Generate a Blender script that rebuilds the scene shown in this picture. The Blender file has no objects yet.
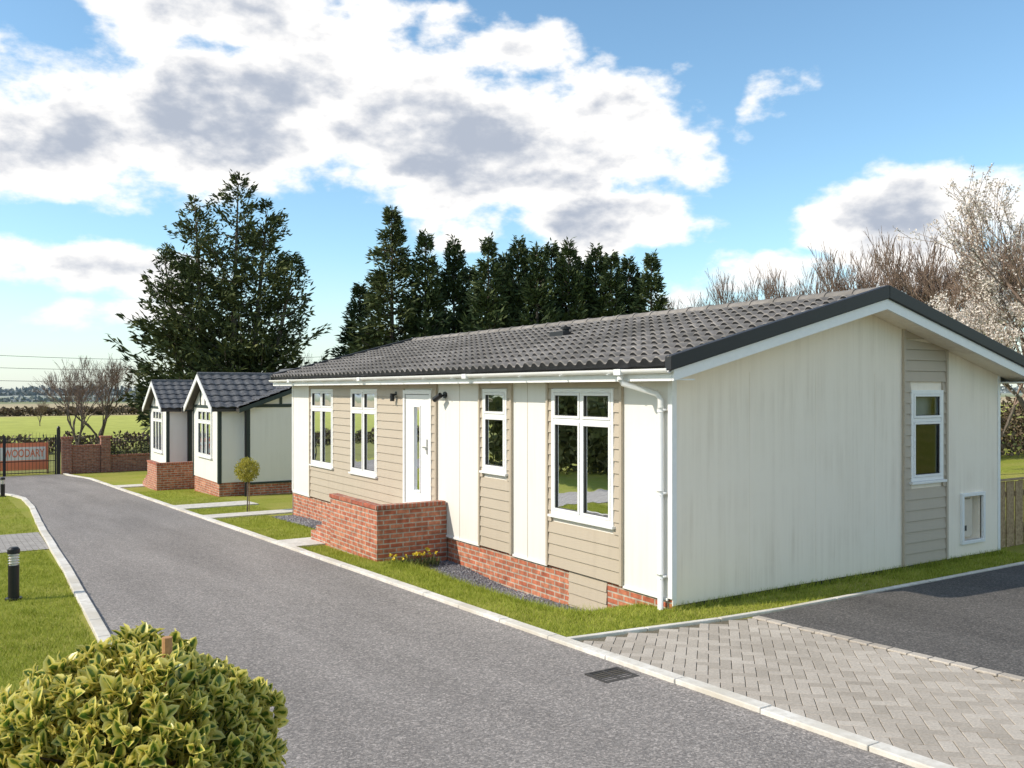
import bpy, math, random
import numpy as np
from mathutils import Vector
random.seed(7); rng=np.random.default_rng(7)
scene=bpy.context.scene
rad=math.radians

# ------------------------------------------------------------------ helpers
def link(o): scene.collection.objects.link(o); return o
def empty(name,loc=(0,0,0)):
    e=bpy.data.objects.new(name,None); e.location=loc; e.empty_display_size=.3; return link(e)

class MB:
    def __init__(s): s.v=[]; s.f=[]; s.m=[]; s.mats=[]
    def mi(s,mat):
        if mat not in s.mats: s.mats.append(mat)
        return s.mats.index(mat)
    def poly(s,pts,mat):
        b=len(s.v); s.v+= [tuple(p) for p in pts]; s.f.append(tuple(range(b,b+len(pts)))); s.m.append(s.mi(mat))
    def hexa(s,p,mat):
        b=len(s.v); s.v+=[tuple(q) for q in p]; k=s.mi(mat)
        for f in ((0,3,2,1),(4,5,6,7),(0,1,5,4),(1,2,6,5),(2,3,7,6),(3,0,4,7)):
            s.f.append(tuple(b+i for i in f)); s.m.append(k)
    def box(s,x0,x1,y0,y1,z0,z1,mat):
        x0,x1=sorted((x0,x1)); y0,y1=sorted((y0,y1)); z0,z1=sorted((z0,z1))
        s.hexa([(x0,y0,z0),(x1,y0,z0),(x1,y1,z0),(x0,y1,z0),(x0,y0,z1),(x1,y0,z1),(x1,y1,z1),(x0,y1,z1)],mat)
    def tube(s,path,r,n,mat,cap=True):
        k=s.mi(mat); b=len(s.v); P=[Vector(p) for p in path]
        rr=r if isinstance(r,(list,tuple)) else [r]*len(P)
        for i,p in enumerate(P):
            d=(P[min(i+1,len(P)-1)]-P[max(i-1,0)]).normalized()
            up=Vector((0,0,1)) if abs(d.z)<.9 else Vector((1,0,0))
            a=d.cross(up).normalized(); c=d.cross(a)
            for j in range(n):
                t=2*math.pi*j/n; s.v.append(tuple(p+(a*math.cos(t)+c*math.sin(t))*rr[i]))
        for i in range(len(P)-1):
            for j in range(n):
                s.f.append((b+i*n+j,b+i*n+(j+1)%n,b+(i+1)*n+(j+1)%n,b+(i+1)*n+j)); s.m.append(k)
        if cap:
            s.f.append(tuple(b+j for j in range(n))); s.m.append(k)
            s.f.append(tuple(b+(len(P)-1)*n+j for j in range(n))[::-1]); s.m.append(k)
    def build(s,name,parent=None,smooth=False,bevel=0,loc=None):
        me=bpy.data.meshes.new(name)
        off=Vector(parent.location) if parent else Vector(loc or (0,0,0))
        me.from_pydata([(a-off.x,b-off.y,c-off.z) for a,b,c in s.v],[],s.f)
        for m in s.mats: me.materials.append(m)
        me.polygons.foreach_set('material_index',s.m)
        if smooth: me.polygons.foreach_set('use_smooth',[True]*len(s.f))
        me.update()
        o=link(bpy.data.objects.new(name,me))
        if parent: o.parent=parent
        else: o.location=off
        if bevel:
            b=o.modifiers.new('b','BEVEL'); b.width=bevel; b.segments=2; b.limit_method='ANGLE'
        return o

def nt(name):
    m=bpy.data.materials.new(name); m.use_nodes=True; t=m.node_tree
    return m,t,t.nodes,t.links,t.nodes['Principled BSDF']
def ramp(N,cols):
    r=N.new('ShaderNodeValToRGB'); e=r.color_ramp.elements
    while len(e)<len(cols): e.new(.5)
    for i,(p,c) in enumerate(cols): e[i].position=p; e[i].color=(*c,1)
    return r
def noise(N,L,scale,detail=6,rough=.6,vec=None,coord='Object'):
    n=N.new('ShaderNodeTexNoise'); n.inputs['Scale'].default_value=scale
    n.inputs['Detail'].default_value=detail; n.inputs['Roughness'].default_value=rough
    if vec is None:
        tc=N.new('ShaderNodeTexCoord'); L.new(tc.outputs[coord],n.inputs['Vector'])
    else: L.new(vec,n.inputs['Vector'])
    return n
def mixc(N,L,f,a,b,mode='MIX'):
    m=N.new('ShaderNodeMix'); m.data_type='RGBA'; m.blend_type=mode
    for inp,val in ((m.inputs[0],f),(m.inputs[6],a),(m.inputs[7],b)):
        if isinstance(val,(int,float)): inp.default_value=val
        elif isinstance(val,tuple): inp.default_value=(*val,1)
        else: L.new(val,inp)
    return m.outputs[2]
def bump(N,L,h,strength,dist,B):
    b=N.new('ShaderNodeBump'); b.inputs['Strength'].default_value=strength; b.inputs['Distance'].default_value=dist
    L.new(h,b.inputs['Height']); L.new(b.outputs[0],B.inputs['Normal'])
def mat_noise(name,c1,c2,scale,rough=.8,bs=0,bd=.01,bscale=None,spec=.3,c3=None,big=None):
    m,t,N,L,B=nt(name)
    n=noise(N,L,scale,4); r=ramp(N,[(.35,c1),(.65,c2)] ); L.new(n.outputs[0],r.inputs[0]); col=r.outputs[0]
    if c3:
        n2=noise(N,L,big or scale*.07,4); r2=ramp(N,[(.4,(0,0,0)),(.65,(1,1,1))]); L.new(n2.outputs[0],r2.inputs[0])
        col=mixc(N,L,r2.outputs[0],col,c3)
    L.new(col,B.inputs['Base Color']); B.inputs['Roughness'].default_value=rough
    B.inputs['Specular IOR Level'].default_value=spec
    if bs:
        n3=noise(N,L,bscale or scale*2,3); bump(N,L,n3.outputs[0],bs,bd,B)
    return m
def asphalt(name,c1,c2):
    # aggregate speckle, broad wear patches and faint lengthwise wheel tracks
    m,t,N,L,B=nt(name)
    n=noise(N,L,60,3,.75); r=ramp(N,[(.34,c1),(.66,c2)]); L.new(n.outputs[0],r.inputs[0])
    v=N.new('ShaderNodeTexVoronoi'); v.inputs['Scale'].default_value=60; tc=N.new('ShaderNodeTexCoord'); L.new(tc.outputs['Object'],v.inputs['Vector'])
    rv=ramp(N,[(0,(.68,.68,.68)),(.75,(1.05,1.04,1.02)),(1,(1.5,1.46,1.42))]); sx=N.new('ShaderNodeSeparateColor'); L.new(v.outputs['Color'],sx.inputs[0]); L.new(sx.outputs[0],rv.inputs[0])
    col=mixc(N,L,1.0,r.outputs[0],rv.outputs[0],'MULTIPLY')
    mp=N.new('ShaderNodeMapping'); L.new(tc.outputs['Object'],mp.inputs[0]); mp.inputs['Scale'].default_value=(1.3,.22,1)
    n2=noise(N,L,.9,5,.6,mp.outputs[0]); r2=ramp(N,[(.35,(.84,.84,.84)),(.68,(1.1,1.1,1.1))]); L.new(n2.outputs[0],r2.inputs[0])
    col=mixc(N,L,1.0,col,r2.outputs[0],'MULTIPLY')
    L.new(col,B.inputs['Base Color']); B.inputs['Roughness'].default_value=.9; B.inputs['Specular IOR Level'].default_value=.2
    n3=noise(N,L,110,2); bump(N,L,n3.outputs[0],.8,.008,B); return m
def streaky(name,base,dirt,rough=.6,amt=.5,bs=.25):
    m,t,N,L,B=nt(name)
    tc=N.new('ShaderNodeTexCoord'); mp=N.new('ShaderNodeMapping'); L.new(tc.outputs['Object'],mp.inputs[0])
    mp.inputs['Scale'].default_value=(7,7,.35)
    n=noise(N,L,1.6,6,.65,mp.outputs[0]); r=ramp(N,[(.42,(0,0,0)),(.78,(1,1,1))]); L.new(n.outputs[0],r.inputs[0])
    n2=noise(N,L,1.1,4); r2=ramp(N,[(.35,(0,0,0)),(.75,(1,1,1))]); L.new(n2.outputs[0],r2.inputs[0])
    mu=N.new('ShaderNodeMath'); mu.operation='MULTIPLY'; L.new(r.outputs[0],mu.inputs[0]); L.new(r2.outputs[0],mu.inputs[1])
    m2=N.new('ShaderNodeMath'); m2.operation='MULTIPLY'; L.new(mu.outputs[0],m2.inputs[0]); m2.inputs[1].default_value=amt
    L.new(mixc(N,L,m2.outputs[0],base,dirt),B.inputs['Base Color']); B.inputs['Roughness'].default_value=rough
    n3=noise(N,L,120,3); bump(N,L,n3.outputs[0],bs,.004,B)
    return m
def brickmat(name,c1,c2,mortar,w=.225,h=.075,ms=.011,flat=False,bd=.006,offset=.5,var=.5):
    m,t,N,L,B=nt(name)
    tc=N.new('ShaderNodeTexCoord'); sp=N.new('ShaderNodeSeparateXYZ'); L.new(tc.outputs['Object'],sp.inputs[0])
    cb=N.new('ShaderNodeCombineXYZ')
    if flat: L.new(sp.outputs[0],cb.inputs[0]); L.new(sp.outputs[1],cb.inputs[1])
    else:
        ad=N.new('ShaderNodeMath'); L.new(sp.outputs[0],ad.inputs[0]); L.new(sp.outputs[1],ad.inputs[1])
        L.new(ad.outputs[0],cb.inputs[0]); L.new(sp.outputs[2],cb.inputs[1])
    b=N.new('ShaderNodeTexBrick'); L.new(cb.outputs[0],b.inputs[0]); b.offset=offset
    b.inputs['Scale'].default_value=1; b.inputs['Brick Width'].default_value=w; b.inputs['Row Height'].default_value=h
    b.inputs['Mortar Size'].default_value=ms; b.inputs['Mortar Smooth'].default_value=.2
    b.inputs['Color1'].default_value=(*c1,1); b.inputs['Color2'].default_value=(*c2,1); b.inputs['Mortar'].default_value=(*mortar,1)
    n=noise(N,L,9,5); r=ramp(N,[(.3,(1-var,)*3),(.7,(1+var*.5,)*3)]); L.new(n.outputs[0],r.inputs[0])
    L.new(mixc(N,L,1.0,b.outputs[0],r.outputs[0],'MULTIPLY'),B.inputs['Base Color']); B.inputs['Roughness'].default_value=.85
    inv=N.new('ShaderNodeMath'); inv.operation='SUBTRACT'; inv.inputs[0].default_value=1; L.new(b.outputs['Fac'],inv.inputs[1])
    n2=noise(N,L,90,3); ma=N.new('ShaderNodeMath'); ma.operation='MULTIPLY_ADD'; L.new(n2.outputs[0],ma.inputs[0]); ma.inputs[1].default_value=.25; L.new(inv.outputs[0],ma.inputs[2])
    bump(N,L,ma.outputs[0],.8,bd,B)
    return m
def plain(name,c,rough=.5,spec=.4,metal=0):
    m,t,N,L,B=nt(name)
    n=noise(N,L,14,3); k=.92
    L.new(mixc(N,L,n.outputs[0],tuple(x*k for x in c),tuple(min(1,x*1.06) for x in c)),B.inputs['Base Color'])
    B.inputs['Roughness'].default_value=rough; B.inputs['Specular IOR Level'].default_value=spec; B.inputs['Metallic'].default_value=metal
    return m
def leafmat(name,stops,trans=.25,clump=.6,rough=.7,bumpy=0):
    m,t,N,L,B=nt(name)
    g=N.new('ShaderNodeNewGeometry'); r=ramp(N,stops)
    n=noise(N,L,clump,3)
    ma=N.new('ShaderNodeMath'); ma.operation='MULTIPLY_ADD'; L.new(g.outputs['Random Per Island'],ma.inputs[0]); ma.inputs[1].default_value=.55
    mb=N.new('ShaderNodeMath'); mb.operation='MULTIPLY_ADD'; L.new(n.outputs[0],mb.inputs[0]); mb.inputs[1].default_value=1.1; mb.inputs[2].default_value=-.33
    L.new(mb.outputs[0],ma.inputs[2]); L.new(ma.outputs[0],r.inputs[0]); col=r.outputs[0]
    if bumpy:
        n3=noise(N,L,60,3); rr=ramp(N,[(.3,(.8,.8,.8)),(.7,(1.12,1.12,1.12))]); L.new(n3.outputs[0],rr.inputs[0]); col=mixc(N,L,1.0,col,rr.outputs[0],'MULTIPLY'); bump(N,L,n3.outputs[0],.4,.004,B)
    L.new(col,B.inputs['Base Color']); B.inputs['Roughness'].default_value=rough; B.inputs['Specular IOR Level'].default_value=.2
    if trans:
        tr=N.new('ShaderNodeBsdfTranslucent'); L.new(col,tr.inputs[0]); mx=N.new('ShaderNodeMixShader'); mx.inputs[0].default_value=trans
        L.new(B.outputs[0],mx.inputs[1]); L.new(tr.outputs[0],mx.inputs[2]); L.new(mx.outputs[0],N['Material Output'].inputs[0])
    return m

# ------------------------------------------------------------------ materials
M_white=streaky('white_render',(.76,.73,.675),(.50,.46,.38),.7,.35)
M_cream=streaky('cream_render',(.92,.82,.68),(.60,.49,.36),.7,.7)
M_upvc=plain('white_upvc',(.82,.81,.79),.3,.5)
M_fascia=plain('white_fascia',(.82,.81,.79),.35,.5)
M_sand=streaky('sand_cladding',(.47,.395,.305),(.33,.27,.20),.55,.5,.15)
M_brick=brickmat('red_brick',(.42,.11,.055),(.58,.22,.12),(.48,.41,.33))
M_brick2=brickmat('dark_brick',(.27,.09,.06),(.40,.16,.10),(.32,.25,.2))
M_coping=brickmat('brick_coping',(.36,.09,.05),(.50,.17,.09),(.36,.29,.23),w=.075,h=.5,flat=True)
M_tile=mat_noise('concrete_tile',(.21,.188,.17),(.33,.30,.275),7,.85,.2,.003,60,.15,(.165,.15,.135),.9)
M_slate=mat_noise('slate_tile',(.08,.08,.085),(.15,.15,.155),9,.7,.3,.004,60,.2)
M_black=plain('black_verge',(.02,.02,.022),.5)
M_dark=plain('dark_trim',(.05,.045,.04),.6)
M_tudor=plain('dark_green_timber',(.03,.045,.04),.6)
M_asph=asphalt('asphalt',(.20,.18,.168),(.36,.33,.31))
M_asph2=asphalt('driveway_asphalt',(.075,.07,.067),(.16,.15,.143))
M_bedding=mat_noise('jointing_sand',(.10,.085,.06),(.20,.17,.12),60,.95)
M_pave=leafmat('paving_block',[(0,(.34,.295,.245)),(.5,(.45,.395,.335)),(1,(.57,.51,.44))],0,.7,.85,1)
M_pave2=brickmat('path_paving',(.36,.33,.30),(.46,.42,.38),(.16,.14,.12),w=.2,h=.1,ms=.008,flat=True,bd=.005,var=.25)
M_kerb=mat_noise('kerb_concrete',(.62,.58,.52),(.80,.76,.70),14,.85,.3,.004,90,.3,(.56,.51,.43),1.2)
M_conc=mat_noise('pale_concrete',(.52,.48,.42),(.70,.65,.59),10,.85,.3,.004,80)
M_lawn=mat_noise('lawn',(.20,.23,.025),(.34,.36,.06),22,.9,.8,.03,60,.1,(.34,.32,.075),.5)
M_gravel=mat_noise('slate_gravel',(.07,.07,.08),(.26,.26,.28),45,.8,1,.03,50)
M_stone=leafmat('gravel_stone',[(.1,(.08,.08,.09)),(.5,(.19,.19,.21)),(.9,(.40,.38,.37))],0)
M_wood=mat_noise('weathered_timber',(.26,.17,.09),(.46,.33,.19),20,.85)
M_stake=mat_noise('stake_timber',(.38,.19,.08),(.52,.28,.13),30,.8)
M_bark=mat_noise('bark',(.09,.07,.055),(.20,.165,.135),12,.9,.5,.01)
M_twig=mat_noise('twig',(.16,.108,.08),(.28,.20,.155),2,.9)
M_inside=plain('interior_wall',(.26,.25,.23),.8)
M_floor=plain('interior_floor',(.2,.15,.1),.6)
M_curt=plain('curtain_fabric',(.70,.61,.49),.9,.1)
M_blind=plain('blind_fabric',(.60,.62,.63),.9,.1)
M_iron=plain('black_iron',(.015,.015,.017),.45)
M_cast=plain('cast_iron',(.05,.045,.042),.7)
M_metal=plain('brushed_metal',(.5,.5,.5),.3,.5,.9)
M_grass=leafmat('grass_blades',[(.0,(.13,.16,.014)),(.35,(.26,.31,.034)),(.7,(.44,.47,.08)),(1,(.58,.53,.18))],.3,2.6)
M_conifer=leafmat('conifer_needles',[(.0,(.022,.032,.014)),(.45,(.065,.084,.030)),(.8,(.125,.14,.048)),(1,(.17,.16,.07))],0,.5)
M_cyp=leafmat('cypress_foliage',[(.0,(.022,.036,.017)),(.5,(.060,.086,.033)),(1,(.125,.145,.055))],0,.6)
M_far_haze=leafmat('distant_woodland',[(0,(.13,.16,.17)),(1,(.25,.27,.27))],0,.02)  # distance haze is painted into this bluish-grey foliage colour
M_shrub=leafmat('hedge_leaves',[(.0,(.05,.06,.02)),(.5,(.11,.125,.04)),(1,(.2,.19,.08))],0,1.2)
M_brown=leafmat('brown_hedge',[(.0,(.07,.05,.035)),(.5,(.15,.11,.07)),(1,(.24,.19,.12))],0,1.2)
M_gold=leafmat('golden_leaves',[(.0,(.18,.18,.03)),(.5,(.44,.40,.07)),(1,(.64,.56,.15))],.3,5)
M_blossom=leafmat('blossom',[(.0,(.54,.44,.37)),(.6,(.80,.72,.65)),(1,(.86,.81,.76))],.2,.8)
M_daff=plain('yellow_petals',(.8,.62,.05),.6)
M_orange=plain('banner_orange',(.85,.26,.13),.6)
M_bwhite=plain('banner_white',(.85,.80,.74),.6)

def glassmat():
    m,t,N,L,B=nt('window_glass'); N.remove(B)
    tr=N.new('ShaderNodeBsdfTransparent'); tr.inputs[0].default_value=(.76,.80,.80,1)
    gl=N.new('ShaderNodeBsdfGlossy'); gl.inputs['Roughness'].default_value=.015; gl.inputs[0].default_value=(.95,.97,1,1)
    fr=N.new('ShaderNodeFresnel'); fr.inputs[0].default_value=1.5
    ma=N.new('ShaderNodeMath'); ma.operation='MULTIPLY_ADD'; L.new(fr.outputs[0],ma.inputs[0]); ma.inputs[1].default_value=1.15; ma.inputs[2].default_value=.01; ma.use_clamp=True
    n=noise(N,L,1.5,2); bp=N.new('ShaderNodeBump'); bp.inputs['Strength'].default_value=.15; bp.inputs['Distance'].default_value=.02
    L.new(n.outputs[0],bp.inputs['Height']); L.new(bp.outputs[0],gl.inputs['Normal'])
    mx=N.new('ShaderNodeMixShader'); L.new(ma.outputs[0],mx.inputs[0]); L.new(tr.outputs[0],mx.inputs[1]); L.new(gl.outputs[0],mx.inputs[2])
    L.new(mx.outputs[0],N['Material Output'].inputs[0]); return m
M_glass=glassmat()

def fieldmat():
    m,t,N,L,B=nt('fields')
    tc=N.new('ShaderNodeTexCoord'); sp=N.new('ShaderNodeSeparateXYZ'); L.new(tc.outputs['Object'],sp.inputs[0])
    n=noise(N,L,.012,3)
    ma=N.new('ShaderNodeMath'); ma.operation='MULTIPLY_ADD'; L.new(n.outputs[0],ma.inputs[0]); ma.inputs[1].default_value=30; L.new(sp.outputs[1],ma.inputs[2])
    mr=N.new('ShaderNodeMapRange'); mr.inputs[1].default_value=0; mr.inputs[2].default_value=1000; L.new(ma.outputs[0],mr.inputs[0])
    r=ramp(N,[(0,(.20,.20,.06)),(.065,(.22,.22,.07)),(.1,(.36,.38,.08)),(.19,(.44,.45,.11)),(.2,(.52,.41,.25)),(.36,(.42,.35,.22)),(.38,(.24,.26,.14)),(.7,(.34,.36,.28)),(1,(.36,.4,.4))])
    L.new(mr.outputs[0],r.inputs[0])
    n2=noise(N,L,.6,4); r2=ramp(N,[(.3,(.8,.8,.8)),(.7,(1.15,1.15,1.15))]); L.new(n2.outputs[0],r2.inputs[0])
    L.new(mixc(N,L,1.0,r.outputs[0],r2.outputs[0],'MULTIPLY'),B.inputs['Base Color']); B.inputs['Roughness'].default_value=.95; B.inputs['Specular IOR Level'].default_value=.1
    return m
M_field=fieldmat()

# ------------------------------------------------------------------ terrain
def smooth(a,b,x):
    t=min(1,max(0,(x-a)/(b-a))); return t*t*(3-2*t)
def zg(y):
    if y<-40: return 1.4
    if y<40: return -.035*y
    return -1.4-min(1.0,(y-40)*.01)
def gz(x,y):
    z=zg(y)
    d=.30*smooth(.3,1.6,y)*(1-.6*smooth(3.2,5.4,y))*(1-smooth(5.4,5.9,y))
    z-=d*smooth(-1.15,-.5,x)*(1-smooth(.3,.6,x))
    return z
def lin(a,b,st): return list(np.arange(a,b+1e-6,st))
xs=[-6000,-3000,-1500,-700,-300,-150,-80,-40,-20,-12]+lin(-8,-2,1)+lin(-1.75,.75,.125)+lin(1.5,8,.75)+[12,20,40,80,150,300,700,1500,3000,6000]
ys=[-300,-80,-40,-20,-10,-6,-3,-1.5]+lin(-.75,7,.25)+lin(8,16,1)+[20,26,32,38,40,44,50,60,80,110,150,220,350,600,1000,2000,4000,7000]
mb=MB(); mb.v=[(x,y,gz(x,y)) for y in ys for x in xs]; nx=len(xs)
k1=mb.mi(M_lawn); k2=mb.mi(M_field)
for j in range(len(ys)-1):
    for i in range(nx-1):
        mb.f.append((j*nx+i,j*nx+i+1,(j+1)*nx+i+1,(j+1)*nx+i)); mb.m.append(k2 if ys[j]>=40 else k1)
mb.build('ground')

def sheet(name,pts,mat,lift=.004):
    b=MB(); b.poly([(x,y,zg(y)+lift) for x,y in pts],mat); return b.build(name)
road=[(-5.62,-14),(-5.6,-4),(-5.52,2.4),(-5.3,8),(-5.12,13.9),(-4.85,20),(-4.8,23.5),(-5.1,26),(-6,27.6),(-8,28.4),(-16,28.8),(-16,37.9),(-2.4,37.9),(-2.3,36),(-1.9,33),(-1.9,-14)]
sheet('road',road,M_asph,.012)
sheet('driveway',[(.40,-14),(14,-14),(14,-.82),(.40,-.82)],M_asph2,.026)
# herringbone block paving: individually laid blocks over a sand bed
b=MB(); b.poly([(x,y,zg(y)+.010) for x,y in [(-1.78,-14),(.42,-14),(.42,-.82),(-.1,-.72),(-1.78,-.48)]],M_bedding)
c45=math.sqrt(.5); U_=.1; gp=.0030
for a in range(-140,140):
    for c in range(-60,60):
        ox=a+2*c; oy=a-2*c
        for (x0,x1,y0,y1) in ((0,2,0,1),(2,3,-1,1)):
            cx=(ox+(x0+x1)/2)*U_; cy=(oy+(y0+y1)/2)*U_
            X=(cx-cy)*c45-.6; Y=(cx+cy)*c45-5
            if not(-1.80<X<.42 and -9.5<Y<-.56-.14*(X+1.78)): continue
            q=[]; h0=random.uniform(-.0012,.0012)
            for zz,ins in ((-.01,0),(.016+h0,0),(.0185+h0,.003)):
                for (u,v) in ((x0,y0),(x1,y0),(x1,y1),(x0,y1)):
                    s=gp+ins; uu=(ox+u)*U_+(s if u==x0 else -s); vv=(oy+v)*U_+(s if v==y0 else -s)
                    px=(uu-vv)*c45-.6; py=(uu+vv)*c45-5; q.append((px,py,zg(py)+zz))
            base=len(b.v); b.v+=q; k=b.mi(M_pave)
            for l in (0,4):
                for i in range(4): b.f.append((base+l+i,base+l+(i+1)%4,base+l+4+(i+1)%4,base+l+4+i)); b.m.append(k)
            b.f.append((base+8,base+9,base+10,base+11)); b.m.append(k)
b.build('block_paving')
sheet('path_paving',[(-16,10.5),(-5.35,10.5),(-5.28,13.5),(-16,13.5)],M_pave2,.012)
b=MB()
for (x0,x1,y0,y1) in [(-1.77,-.02,7.75,8.75),(-1.77,7,13.6,14.4),(-1.77,.2,16.4,17.6),(-1.77,.2,26.2,27.4)]:
    b.hexa([(x0,y0,zg(y0)-.05),(x1,y0,zg(y0)-.05),(x1,y1,zg(y1)-.05),(x0,y1,zg(y1)-.05),(x0,y0,zg(y0)+.03),(x1,y0,zg(y0)+.03),(x1,y1,zg(y1)+.03),(x0,y1,zg(y1)+.03)],M_conc)
b.build('footpath')

def kerb(name,path,w=.13,h=.05,L=.915,mat=M_kerb):
    b=MB(); P=[Vector((x,y,0)) for x,y in path]; acc=[0]
    for i in range(len(P)-1): acc.append(acc[-1]+(P[i+1]-P[i]).length)
    def at(s):
        for i in range(len(P)-1):
            if s<=acc[i+1] or i==len(P)-2:
                return P[i].lerp(P[i+1],(s-acc[i])/(acc[i+1]-acc[i]))
    s=0
    while s<acc[-1]-.05:
        e=min(s+L,acc[-1]); a=at(s+.004); c=at(e-.004); d=(c-a).normalized(); n=Vector((-d.y,d.x,0))*w/2
        j=random.uniform(-.003,.003); sh=n.normalized()*random.uniform(-.004,.004)
        q=[]
        for z0 in (-.12,h+j):
            for p in (a-n+sh,c-n+sh,c+n+sh,a+n+sh): q.append((p.x,p.y,zg(p.y)+z0))
        b.hexa(q,mat); s=e
    return b.build(name,bevel=.008)
kerb('kerb',[(-1.84,-14),(-1.84,33),(-2.2,36),(-2.25,37.8)])
kerb('kerb',[(-5.68,-14),(-5.66,-4),(-5.58,2.4),(-5.36,8),(-5.18,13.9),(-4.91,20),(-4.87,23.5),(-5.15,25.9),(-6.02,27.5),(-8,28.3),(-16,28.7)])
kerb('kerb',[(-1.77,-.42),(-.1,-.66),(.42,-.745),(14,-.75)],w=.07,h=.035)
kerb('kerb',[(.42,-.84),(.42,-14)],w=.1,h=.030,L=.205,mat=M_pave)

e=empty('drain_grate',(-2.17,-1.62,zg(-1.62)+.014))
b=MB(); x,y,z=e.location
for (x0,x1,y0,y1) in [(-.18,.18,-.15,-.125),(-.18,.18,.125,.15),(-.18,-.15,-.125,.125),(.15,.18,-.125,.125),(-.012,.012,-.125,.125)]:
    b.box(x+x0,x+x1,y+y0,y+y1,z-.03,z+.005,M_cast)
for i in range(6): b.box(x-.15,x+.15,y-.115+i*.042,y-.095+i*.042,z-.03,z+.003,M_cast)
b.build('bars',e); b=MB(); b.box(x-.15,x+.15,y-.125,y+.125,z-.008,z-.0015,M_bedding); b.build('pit',e)

# ------------------------------------------------------------------ window/walls
def T_long(pl): return lambda u,n,z:(pl-n,u,z)
def T_gab(pl): return lambda u,n,z:(u,pl-n,z)
def tb(b,T,u0,u1,n0,n1,z0,z1,mat):
    b.hexa([T(u0,n0,z0),T(u1,n0,z0),T(u1,n1,z0),T(u0,n1,z0),T(u0,n0,z1),T(u1,n0,z1),T(u1,n1,z1),T(u0,n1,z1)],mat)
def window(par,name,T,u0,u1,z0,z1,cols=1,top=.4,curtain=None):
    b=MB(); f=.055
    tb(b,T,u0,u0+f,-.07,.035,z0,z1,M_upvc); tb(b,T,u1-f,u1,-.07,.035,z0,z1,M_upvc)
    tb(b,T,u0+f,u1-f,-.07,.035,z1-f,z1,M_upvc); tb(b,T,u0+f,u1-f,-.07,.035,z0,z0+f,M_upvc)
    tb(b,T,u0-.03,u1+.03,-.01,.075,z0-.035,z0-.002,M_upvc)
    g=MB(); us=np.linspace(u0+f,u1-f,cols+1); zs=[z0+f,z1-top,z1-f] if top else [z0+f,z1-f]
    for i in range(1,cols): tb(b,T,us[i]-.025,us[i]+.025,-.06,.03,z0+f,z1-f,M_upvc)
    if top:
        for i in range(cols):
            a=us[i]+(.025 if i else 0); c=us[i+1]-(.025 if i<cols-1 else 0)
            tb(b,T,a,c,-.06,.03,zs[1]-.025,zs[1]+.025,M_upvc)
    for i in range(cols):
        for j in range(len(zs)-1):
            a=us[i]+(.027 if i else .002); c=us[i+1]-(.027 if i<cols-1 else .002)
            p=zs[j]+(.027 if j else .002); q=zs[j+1]-(.027 if j<len(zs)-2 else .002); s=.034
            tb(b,T,a,a+s,-.04,.042,p,q,M_upvc); tb(b,T,c-s,c,-.04,.042,p,q,M_upvc)
            tb(b,T,a+s,c-s,-.04,.042,q-s,q,M_upvc); tb(b,T,a+s,c-s,-.04,.042,p,p+s,M_upvc)
            g.poly([T(a+s-.01,.008,p+s-.01),T(c-s+.01,.008,p+s-.01),T(c-s+.01,.008,q-s+.01),T(a+s-.01,.008,q-s+.01)],M_glass)
            for (k0,k1,r0,r1) in ((a+s,a+s+.007,p+s,q-s),(c-s-.007,c-s,p+s,q-s),(a+s+.007,c-s-.007,p+s,p+s+.007),(a+s+.007,c-s-.007,q-s-.007,q-s)):
                tb(b,T,k0,k1,.009,.03,r0,r1,M_dark)
    b.build(name+'_frame',par,bevel=.003); g.build(name+'_glass',par)
    if curtain:
        c=MB(); W=u1-u0
        def drape(a,e,zt,zb,mat,amp=.02,per=.075):
            n=int((e-a)/.012)+2; k=c.mi(mat); base=len(c.v)
            for i in range(n):
                u=a+(e-a)*i/(n-1); d=-.16+amp*math.sin(u/per*2*math.pi)+.006*math.sin(u*37)
                c.v.append(T(u,d,zb)); c.v.append(T(u,d,zt))
            for i in range(n-1):
                c.f.append((base+2*i,base+2*i+2,base+2*i+3,base+2*i+1)); c.m.append(k)
        if curtain=='drapes':
            drape(u0-.05,u0+W*.34,z1+.03,z0-.05,M_curt); drape(u1-W*.30,u1+.05,z1+.03,z0-.05,M_curt)
        elif curtain=='blind':
            n=int((u1-u0)/.09)
            for i in range(n+1):
                u=u0+.02+i*.09
                c.poly([T(u,-.16,z0),T(u+.055,-.20,z0),T(u+.055,-.20,z1),T(u,-.16,z1)],M_blind)
            drape(u1-W*.16,u1+.05,z1+.03,z0-.05,M_curt)
        elif curtain=='roller':
            c.poly([T(u0,-.15,z0+(z1-z0)*.62),T(u1,-.15,z0+(z1-z0)*.62),T(u1,-.15,z1),T(u0,-.15,z1)],M_blind)
        c.build(name+'_curtain',par,smooth=True)
def wall(b,T,u0,u1,z0,z1,openings,mat):
    us=sorted({u0,u1,*[o[0] for o in openings],*[o[1] for o in openings]}); zs=sorted({z0,z1,*[o[2] for o in openings],*[o[3] for o in openings]})
    for i in range(len(us)-1):
        for j in range(len(zs)-1):
            cu=(us[i]+us[i+1])/2; cz=(zs[j]+zs[j+1])/2
            if any(o[0]<cu<o[1] and o[2]<cz<o[3] for o in openings): continue
            b.poly([T(us[i],0,zs[j]),T(us[i+1],0,zs[j]),T(us[i+1],0,zs[j+1]),T(us[i],0,zs[j+1])],mat)
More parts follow.
